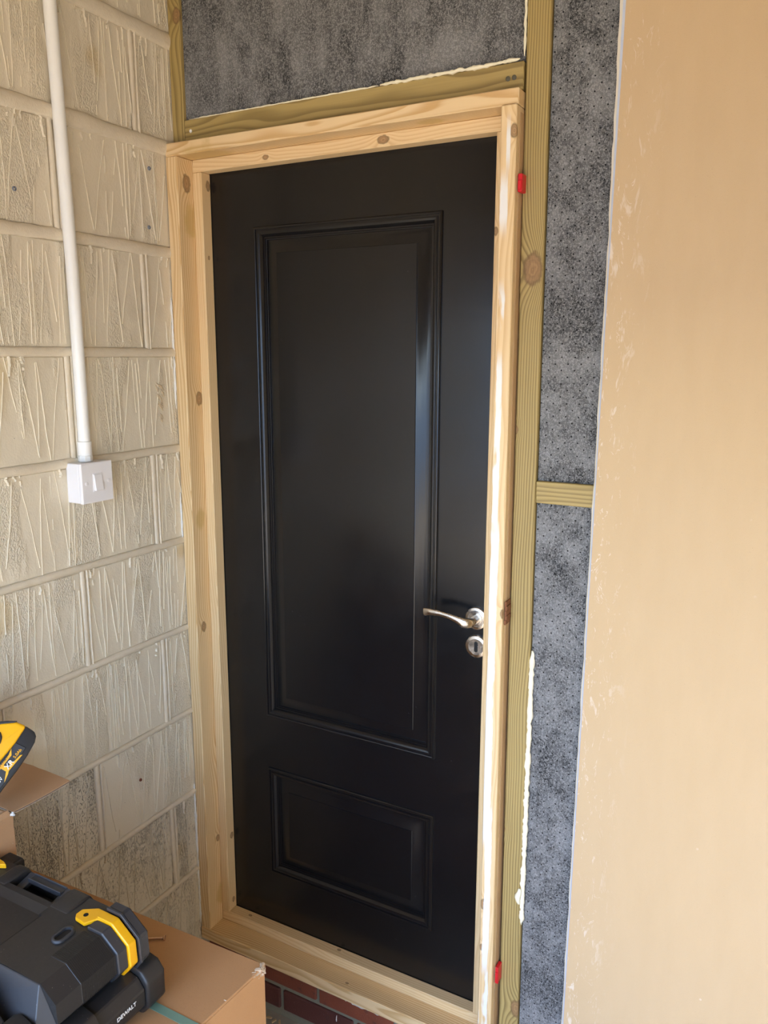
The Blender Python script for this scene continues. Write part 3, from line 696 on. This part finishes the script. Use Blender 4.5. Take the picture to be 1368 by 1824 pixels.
# ------------------------------------------------------------------ cardboard boxes
ZT = -1.70
bb = empty('cardboard_box', (.27, -.93, FL)); tag(bb, 'large brown cardboard box with torn corner carrying the black tool case', 'box')
foot = [(-.043, -.657), (.602, -.637), (.556, -1.18), (-.040, -1.20)]
bm = bmesh.new(); add_hex(bm, [(x, y, FL+.001) for x, y in foot] + [(x, y, ZT-.004) for x, y in foot]); finish(bm, 'box_body', M_CARD, bb, .002)
def inset(p, d): 
    cx = sum(q[0] for q in p)/4; cy = sum(q[1] for q in p)/4
    return [(x+(d if x < cx else -d), y+(d if y < cy else -d)) for x, y in p]
mid = -.92
bm = bmesh.new(); a = inset(foot, -.0006)
xm = .275
add_hex(bm, [(a[0][0], a[0][1], ZT-.004), (xm-.0008, -.647, ZT-.004), (xm-.0008, -1.19, ZT-.004), (a[3][0], a[3][1], ZT-.004)] + [(a[0][0], a[0][1], ZT), (xm-.0008, -.647, ZT), (xm-.0008, -1.19, ZT), (a[3][0], a[3][1], ZT)])
finish(bm, 'box_flap', M_CARD, bb, .001)
bm = bmesh.new()
add_hex(bm, [(xm+.0008, -.647, ZT-.004), (a[1][0], a[1][1], ZT-.004), (a[2][0], a[2][1], ZT-.004), (xm+.0008, -1.19, ZT-.004)] + [(xm+.0008, -.647, ZT), (a[1][0], a[1][1], ZT), (a[2][0], a[2][1], ZT), (xm+.0008, -1.19, ZT)])
finish(bm, 'box_flap', M_CARD, bb, .001)
bm = bmesh.new(); rt = random.Random(5)      # ragged torn fluting along the right edge
def shred(c, s):
    q = Matrix.Rotation(rt.uniform(0, 6), 3, 'Z') @ Matrix.Rotation(rt.uniform(-1, 1), 3, 'X')
    pts = [Vector(c)+q @ Vector((x*s*rt.uniform(.5, 1.2), y*s*.35, z*s*.8)) for z in (-1, 1) for x, y in ((-1, -1), (1, -1), (1, 1), (-1, 1))]
    add_hex(bm, pts)
for i in range(46):
    t = rt.random()**1.3; t = t if i > 20 else t*.10
    shred((foot[1][0]+(foot[2][0]-foot[1][0])*t*.5+rt.uniform(-.002, .001)-.002, foot[1][1]+(foot[2][1]-foot[1][1])*t*.5-.002, ZT-.002+rt.uniform(-.014 if t < .07 else -.004, .002)), rt.uniform(.0018, .0042)*(1.3 if t < .06 else .75))
o = finish(bm, 'torn_edge', M_TORN, bb); o['kind'] = 'stuff'; o['label'] = 'pale frayed cardboard at the corner and right edge'

sb = empty('cardboard_carton', (.045, -.93, ZT)); tag(sb, 'smaller open cardboard carton on the large box, at the left edge', 'box')
KX, KY, KZ = .133, -.752, -1.494
bm = bmesh.new()
add_box(bm, KX-.005, KX, -1.15, KY, ZT+.002, KZ); add_box(bm, -.042, -.037, -1.15, KY, ZT+.002, KZ); add_box(bm, -.037, KX-.005, KY-.005, KY, ZT+.002, KZ); add_box(bm, -.037, KX-.005, -1.15, -1.145, ZT+.002, KZ); add_box(bm, -.037, KX-.005, -1.145, KY-.005, ZT+.002, ZT+.007)
finish(bm, 'carton_body', M_CARD2, sb, .001)
# flap folded out towards the door: two papers with dark fluting between
fl = [(-.038, KY), (KX, KY), (.1505, -.6405), (.120, -.6380), (.015, -.6330), (-.038, -.632)]
def flapz(x, y): return KZ+.0005+.010*max(0, (y-KY)/.11)**1.5*(.4+.6*(x+.04)/.19)
for nm, dz0, dz1, mt in (('flap', .0030, .0042, M_CARD2), ('flap_fluting', .0008, .0030, plain('dark_fluting', (.13, .085, .06), .9, 0, .3, 200)), ('flap_liner', -.0002, .0008, M_TORN)):
    bm = bmesh.new(); n = 10; P = []
    for j in range(n+1):
        t = j/n; row = []
        for i in range(n+1):
            s = i/n; x = (-.038+(KX+.038)*s)*(1-t)+(-.038+(.1505+.038)*s)*t; yend = -.632-.0085*s**2+.0016*mnoise.noise(Vector((s*9, 0, 0)))*(1 if t == 1 else 0)
            y = KY+(yend-KY)*t
            row.append((x, y, flapz(x, y)))
        P.append(row)
    T = [[bm.verts.new((x, y, z+dz1)) for x, y, z in r_] for r_ in P]; B = [[bm.verts.new((x, y, z+dz0)) for x, y, z in r_] for r_ in P]
    for j in range(n):
        for i in range(n):
            bm.faces.new([T[j][i], T[j][i+1], T[j+1][i+1], T[j+1][i]]); bm.faces.new([B[j][i], B[j+1][i], B[j+1][i+1], B[j][i+1]])
    for i in range(n):
        bm.faces.new([T[0][i], B[0][i], B[0][i+1], T[0][i+1]]); bm.faces.new([T[n][i], T[n][i+1], B[n][i+1], B[n][i]])
        bm.faces.new([T[i][0], T[i+1][0], B[i+1][0], B[i][0]]); bm.faces.new([T[i][n], B[i][n], B[i+1][n], T[i+1][n]])
    finish(bm, nm, mt, sb, smooth=False)
bm = bmesh.new(); add_prism(bm, [(KX-.003, KZ), (KX+.001, KZ), (KX-.004, KZ+.010), (KX-.008, KZ+.009)], 'y', -1.14, KY-.006); finish(bm, 'side_flap', M_CARD2, sb, .0005)
bm = bmesh.new()
for i in range(5): shred((KX+rt.uniform(-.002, .002), KY+rt.uniform(-.004, .002), KZ+rt.uniform(-.005, .003)), .0026)
o = finish(bm, 'torn_corner', M_CAULK, sb); o['kind'] = 'stuff'; o['label'] = 'white torn paper at the carton corner'

# ------------------------------------------------------------------ tool case
tc = empty('tool_case', (.32, -1.0, ZT)); tag(tc, 'black plastic tool case with yellow latches on the large cardboard box', 'tool case')
LZ = -1.550
LX0 = .160
def side(off=0.0, x0=None):
    """profile of the lid's front edge from the top round to the underside, pushed out by off"""
    q = [(.4550, LZ), (.4840, LZ-.022), (.4855, LZ-.053), (.4580, LZ-.086)]
    n = [(.30, .95), (.88, .45), (.95, -.2), (.72, -.69)]
    return [(x+a*off, z+b*off) for (x, z), (a, b) in zip(q, n)]
# base tub
prism('base', M_BLK, [(.175, ZT+.001), (.462, ZT+.001), (.470, ZT+.010), (.470, LZ-.100), (.452, LZ-.086), (.175, LZ-.086)], 'y', -1.235, -.797, parent=tc, bevel=.002)
# lid: ring around a recessed handle pocket at the far end, sunken centre panel
pr = [(LX0, LZ-.084), (.4580, LZ-.084)] + side()[::-1][1:] + [(.338, LZ), (.338, LZ-.005)] + [(LX0, LZ-.005)]
bm = bmesh.new()
S4 = side()
right = [(.338, LZ-.084), (.4580, LZ-.086), S4[2], S4[1], S4[0], (.338, LZ)]
add_prism(bm, right, 'y', -.957, -.795)
add_prism(bm, [(-.957, LZ-.084), (-.8325, LZ-.084), (-.8325, LZ), (-.8430, LZ), (-.8575, LZ-.0055), (-.957, LZ-.0055)], 'x', LX0, .331)      # centre panel with sloped step
add_box(bm, .331, .338, -.957, -.8600, LZ-.084, LZ-.016)                                # groove
add_prism(bm, [(-.860, LZ-.084), (-.8325, LZ-.084), (-.8325, LZ), (-.8430, LZ), (-.860, LZ-.0010)], 'x', .331, .338)
add_box(bm, LX0, .2150, -.8325, -.795, LZ-.084, LZ)
add_box(bm, .2150, .338, -.8325, -.795, LZ-.084, LZ-.036)                               # pocket floor
add_box(bm, .2150, .338, -.7960, -.7905, LZ-.050, LZ-.007)                               # far lip of the pocket
finish(bm, 'lid', M_BLK, tc, 0)
for xa, xb in ((.196, .222), (.330, .372)):                                            # rounded cheeks of the pocket
    bm = bmesh.new(); add_prism(bm, [(-.806, LZ-.070), (-.7900, LZ-.060), (-.7845, LZ-.030), (-.7860, LZ-.010), (-.7920, LZ+.0015), (-.806, LZ+.004), (-.830, LZ+.0025), (-.842, LZ)], 'x', xa, xb)
    finish(bm, 'pocket_cheek', M_BLK, tc, .004, 3, angle=.8)
bm = bmesh.new()
add_box(bm, .238, .317, -.8065, -.7930, LZ-.012, LZ-.004)
for xa, xb in ((.226, .242), (.313, .330)): add_hex(bm, [(xa, -.826, LZ-.018), (xb, -.826, LZ-.018), (xb, -.792, LZ-.014), (xa, -.792, LZ-.014), (xa, -.826, LZ-.012), (xb, -.826, LZ-.012), (xb, -.792, LZ-.003), (xa, -.792, LZ-.003)])
sh = finish(bm, 'side_handle', M_BLK2, tc, .0018, 2)
bm = bmesh.new(); add_box(bm, .238, .317, -.8090, -.8065, LZ-.010, LZ-.001); add_box(bm, .238, .317, -.7950, -.7925, LZ-.010, LZ-.001)
finish(bm, 'handle_rib', M_BLK2, sh, .0008)
# raised oval lashing eye
bm = bmesh.new(); N = 36; cx_, cy_ = .4050, -.8757
def ov(r, l, a):
    c, s = math.cos(a), math.sin(a); return (cx_+r*c, cy_+(l if s > 0 else -l)+r*s)
prof_o = [(.0125, 0.0), (.0120, .0035), (.0105, .0045), (.0078, .0040), (.0074, -.0008)]
rings = [[bm.verts.new((*ov(r*.9, .0075, 2*math.pi*k/N), LZ+h)) for k in range(N)] for r, h in prof_o]
for A_, B_ in zip(rings, rings[1:]):
    for k in range(N): bm.faces.new([A_[k], A_[(k+1) % N], B_[(k+1) % N], B_[k]])
bm.faces.new(rings[-1]); bm.faces.new(rings[0])
finish(bm, 'lashing_eye', M_BLK2, tc, angle=.9)
bm = bmesh.new(); q = [bm.verts.new((*ov(.0062, .0075, 2*math.pi*k/N), LZ+.0004)) for k in range(N)]; q2 = [bm.verts.new((*ov(.0062, .0075, 2*math.pi*k/N), LZ-.004)) for k in range(N)]
bm.faces.new(q); bm.faces.new(q2[::-1])
for k in range(N): bm.faces.new([q[k], q[(k+1) % N], q2[(k+1) % N], q2[k]])
finish(bm, 'eye_hole', M_DARK, tc)
def wrap(name, mat, y0, y1, o0, o1, xstart, upto=4, bevel=.0008, tail=None, parent=tc):
    """strip that follows the lid's edge profile between y0 and y1, from depth o0 to o1 off the surface"""
    a = [(xstart, LZ+o1)] + side(o1)[:upto]; b = [(xstart, LZ+o0)] + side(o0)[:upto]
    if tail: a.append(tail); b.append((tail[0]-.006, tail[1]+.003))
    bm = bmesh.new(); add_prism(bm, a+b[::-1], 'y', y0, y1); return finish(bm, name, mat, parent, bevel)
gp = wrap('grip_panel', M_BLK3, -.9140, -.8510, -.004, .0007, .4235)
for i in range(21):
    y_ = -.9125+i*.0029
    wrap('grip_rib', M_BLK3, y_, y_+.0012, .0002, .0012, .4245, 3, 0, parent=gp)
for i in range(2):
    y_ = -.820 if i == 0 else -1.20
lt = wrap('latch', M_BLK2, -.8480, -.8290, -.003, .0045, .425, bevel=.0015)
yb_ = wrap('latch_band', M_YEL, -.8290, -.8130, -.002, .0085, .425, bevel=.0015, parent=lt)
bm = bmesh.new()
pl = [(.3905, -.8385), (.3960, -.8450), (.4180, -.8475), (.4290, -.8300), (.4560, -.8280), (.4560, -.8125), (.4120, -.8120), (.3905, -.8260)]
add_prism(bm, pl, 'z', LZ+.001, LZ+.0075); yp = finish(bm, 'latch_plate', M_YEL, lt, .0018, 2)
bm = bmesh.new(); add_lathe(bm, [(.0040, 0), (.0040, .0009), (.0018, .0007)], (.4065, -.8330, LZ+.0070), 'z', 20); finish(bm, 'rivet', M_DARK, lt, angle=.6)
# dark shelf where the latch is recessed and the grey end bracket
wrap('end_bracket', M_BLK2, -.8085, -.7900, -.002, .0125, .4270, bevel=.003, tail=(.470, LZ-.112))
wrap('bracket_lip', M_BLK2, -.8125, -.8085, .010, .0150, .4300, bevel=.0005)
# bumper foot, tray with the maker's name, second foot
def lowprof(xo, zt, zb): return [(.440, zb), (xo-.016, zb), (xo, zb+.018), (xo, zt-.020), (xo-.013, zt-.004), (xo-.034, zt), (.440, zt)]
prism('bumper_foot', M_BLK, lowprof(.5120, LZ-.068, ZT+.001), 'y', -.8155, -.7760, parent=tc, bevel=.006, seg=3, angle=.8)
prism('bumper_foot', M_BLK, lowprof(.5120, LZ-.068, ZT+.001), 'y', -1.060, -.9050, parent=tc, bevel=.004, seg=2, angle=.8)
prism('front_tray', M_BLK, lowprof(.5075, LZ-.076, ZT+.008), 'y', -.9045, -.8160, parent=tc, bevel=.002)
mt = Matrix.Translation((.5078, -.8549, ZT+.0435)) @ Matrix(((0, 0, 1, 0), (1, 0, 0, 0), (0, 1, 0, 0), (0, 0, 0, 1)))
text_mesh('DEWALT', .0095, .0003, mt, 'printed_name', M_WHT, tc)
# near half: lower deck with raised pads and further lid
prism('lower_deck', M_BLK2, [(LX0, LZ-.084), (.476, LZ-.084), (.476, LZ-.0582), (LX0, LZ-.0582)], 'y', -1.235, -.957, parent=tc, bevel=.001)
bm = bmesh.new(); add_hex(bm, [(.30, -.9960, LZ-.0575), (.470, -.9850, LZ-.0575), (.4850, -.9565, LZ-.0575), (.30, -.9565, LZ-.0575), (.30, -.9600, LZ-.0010), (.4530, -.9580, LZ-.0010), (.4545, -.9565, LZ-.0010), (.30, -.9565, LZ-.0010)])
finish(bm, 'lid_slope', M_BLK2, tc, .001)
prism('centre_block', M_BLK, [(LX0, LZ-.057), (.4300, LZ-.057), (.4300, LZ-.037), (.3850, LZ), (LX0, LZ)], 'y', -1.20, -.9990, parent=tc, bevel=.002, seg=2)
bm = bmesh.new(); add_prism(bm, [(.4310, -1.20), (.4700, -1.20), (.4750, -1.18), (.4750, -.9850), (.4400, -.9790), (.4310, -.9850)], 'z', LZ-.058, LZ-.036)
finish(bm, 'deck_pad', M_BLK, tc, .003, 2, angle=.8)
# rear edge hinge block with its yellow catch
bm = bmesh.new(); add_prism(bm, [(-.800, LZ-.075), (-.772, LZ-.075), (-.768, LZ-.045), (-.768, LZ-.012), (-.771, LZ-.006), (-.800, LZ-.006)], 'x', .1400, .1765); finish(bm, 'rear_catch_block', M_BLK3, tc, .003, 2)
bm = bmesh.new(); add_prism(bm, [(.140, -.822), (.172, -.819), (.187, -.811), (.176, -.807), (.140, -.803)], 'z', LZ+.0005, LZ+.0090); finish(bm, 'rear_catch', M_YEL, tc, .0012)

# green packing strap under the case, over the edge of the box
bm = bmesh.new()
ry_ = -.7935; sp = [(.30, ZT+.0004), (.45, ZT+.0004), (.52, ZT+.0010), (.570, ZT+.0008), (.5935, ZT+.0006), (.5968, ZT-.0015), (.5980, ZT-.020), (.5985, ZT-.30), (.5985, FL+.01)]
prev = None
for i, (x, z) in enumerate(sp):
    nx, nz = (0, .0007) if i < 5 else (.0007, 0)
    ys0, ys1 = ry_-.0070+.003*(x-.45), ry_+.0070+.003*(x-.45)
    cur = [bm.verts.new(q) for q in ((x, ys0, z), (x, ys1, z), (x+nx, ys1, z+nz), (x+nx, ys0, z+nz))]
    if prev:
        for j in range(4): bm.faces.new([prev[j], prev[(j+1) % 4], cur[(j+1) % 4], cur[j]])
    else: bm.faces.new(cur)
    prev = cur
bm.faces.new(prev[::-1]); tag(finish(bm, 'packing_strap', M_STRAP), 'flat green packing strap around the large cardboard box under the tool case', 'strap')
# long screw lying on the box
sc = empty('screw', (.40, -.686, ZT)); tag(sc, 'long bronze screw lying on top of the large cardboard box', 'screw')
sa, sbp = Vector((.360, -.705, ZT+.0026)), Vector((.4100, -.6752, ZT+.0044))
bm = bmesh.new(); n = 40; P = [sa.lerp(sbp, i/n) for i in range(n+1)]; add_tube(bm, P, [(.0004 if i == 0 else (.0026 if i % 2 else .0018) if i < 26 else .0020) for i in range(n+1)], 8); finish(bm, 'shank', M_SCREW, sc, smooth=True)
d_ = (sbp-sa).normalized(); bm = bmesh.new(); add_tube(bm, [sbp-d_*.003, sbp, sbp+d_*.0012, sbp+d_*.0013], [.0020, .0046, .0046, .0026], 14); finish(bm, 'head', M_SCREW, sc, angle=.6)

# ------------------------------------------------------------------ cordless drill: only its battery foot reaches into view
dl = empty('cordless_drill', (.03, -.70, KZ)); tag(dl, 'yellow and black cordless drill lying on the carton, battery foot showing', 'drill')
K = .0001515                                              # metres per survey unit of the side view below
org = Vector((.1420, -.7794, -1.4369))                   # where the lower corner of the foot sits
wv = Vector((CAM.x, CAM.y, CAM.z-OZ))-Vector((.13, -.77, -1.40)); wv.normalize()
av = Vector((0, 0, 1)).cross(wv).normalized(); bv = wv.cross(av)
def L3(u, v, d): return org + av*(u*K) + bv*((1000-v)*K) + wv*d
def slab(name, mat, pts, d0, d1, bevel=.003, seg=2, parent=dl):
    bm = bmesh.new(); A_ = [bm.verts.new(L3(u, v, d0)) for u, v in pts]; B_ = [bm.verts.new(L3(u, v, d1)) for u, v in pts]
    bm.faces.new(A_); bm.faces.new(B_[::-1]); n = len(pts)
    for i in range(n): bm.faces.new([A_[i], A_[(i+1) % n], B_[(i+1) % n], B_[i]])
    return finish(bm, name, mat, parent, bevel, seg, angle=.7)
bt = slab('battery', M_BLK3, [(-150, 1095), (-90, 1085), (0, 1000), (30, 965), (215, 775), (330, 640), (425, 505), (445, 440), (435, 385), (340, 290), (-60, 720), (-250, 930)], -.064, 0.0, .004)
slab('battery_case', M_YEL, [(-225, 905), (-20, 700), (215, 470), (345, 310), (330, 285), (250, 230), (60, 200), (-100, 330), (-330, 620), (-330, 800)], -.060, .0035, .005, 3)
slab('foot_cap', M_LBL, [(-140, 190), (20, 183), (150, 196), (262, 222), (230, 236), (80, 222), (-120, 232)], -.056, .0045, .0012)
slab('grip', M_BLK2, [(-700, 300), (-300, 60), (-60, 225), (20, 255), (75, 310), (88, 380), (60, 440), (10, 500), (-60, 560), (-280, 640), (-560, 620)], -.048, .0075, .006, 3)
slab('drill_body', M_YEL, [(-1300, 200), (-700, -420), (-420, -180), (-330, 30), (-660, 330), (-900, 560)], -.062, .002, .010, 3)
lb = slab('battery_label', M_LBL, [(-190, 1010), (-130, 1045), (-20, 985), (55, 895), (100, 800), (200, 690), (325, 548), (215, 462), (165, 520), (150, 590), (20, 720), (-60, 770)], -.010, .0015, .0008, 1)
slab('label_flash', M_YEL, [(55, 890), (105, 800), (125, 735), (60, 690), (30, 722), (85, 770)], .001, .0022, 0, 1, lb); slab('label_flash', M_YEL, [(92, 792), (200, 690), (278, 618), (250, 620), (165, 685), (140, 650), (120, 665), (135, 715)], .001, .0022, 0, 1, lb)
slab('label_flash', M_YEL, [(-60, 775), (130, 590), (165, 520), (160, 600), (110, 650), (-30, 790)], .001, .0020, 0, 1, lb)
def dtext(body, u, v, size, ang, mat, d=.0026):
    p = L3(u, v, d); ex = av*math.cos(ang)+bv*math.sin(ang); ey = wv.cross(ex)
    mx = Matrix(((ex.x, ey.x, wv.x, p.x), (ex.y, ey.y, wv.y, p.y), (ex.z, ey.z, wv.z, p.z), (0, 0, 0, 1)))
    return text_mesh(body, size, .0002, mx, 'printed_text', mat, lb)
dtext('DEWALT', 42, 672, .0078, math.radians(47), M_LBL, .0050); dtext('XR', 128, 700, .0125, math.radians(45), M_WHT); dtext('5.0Ah', 225, 595, .0075, math.radians(45), M_YEL); dtext('18V', 5, 862, .0085, math.radians(47), M_WHT)
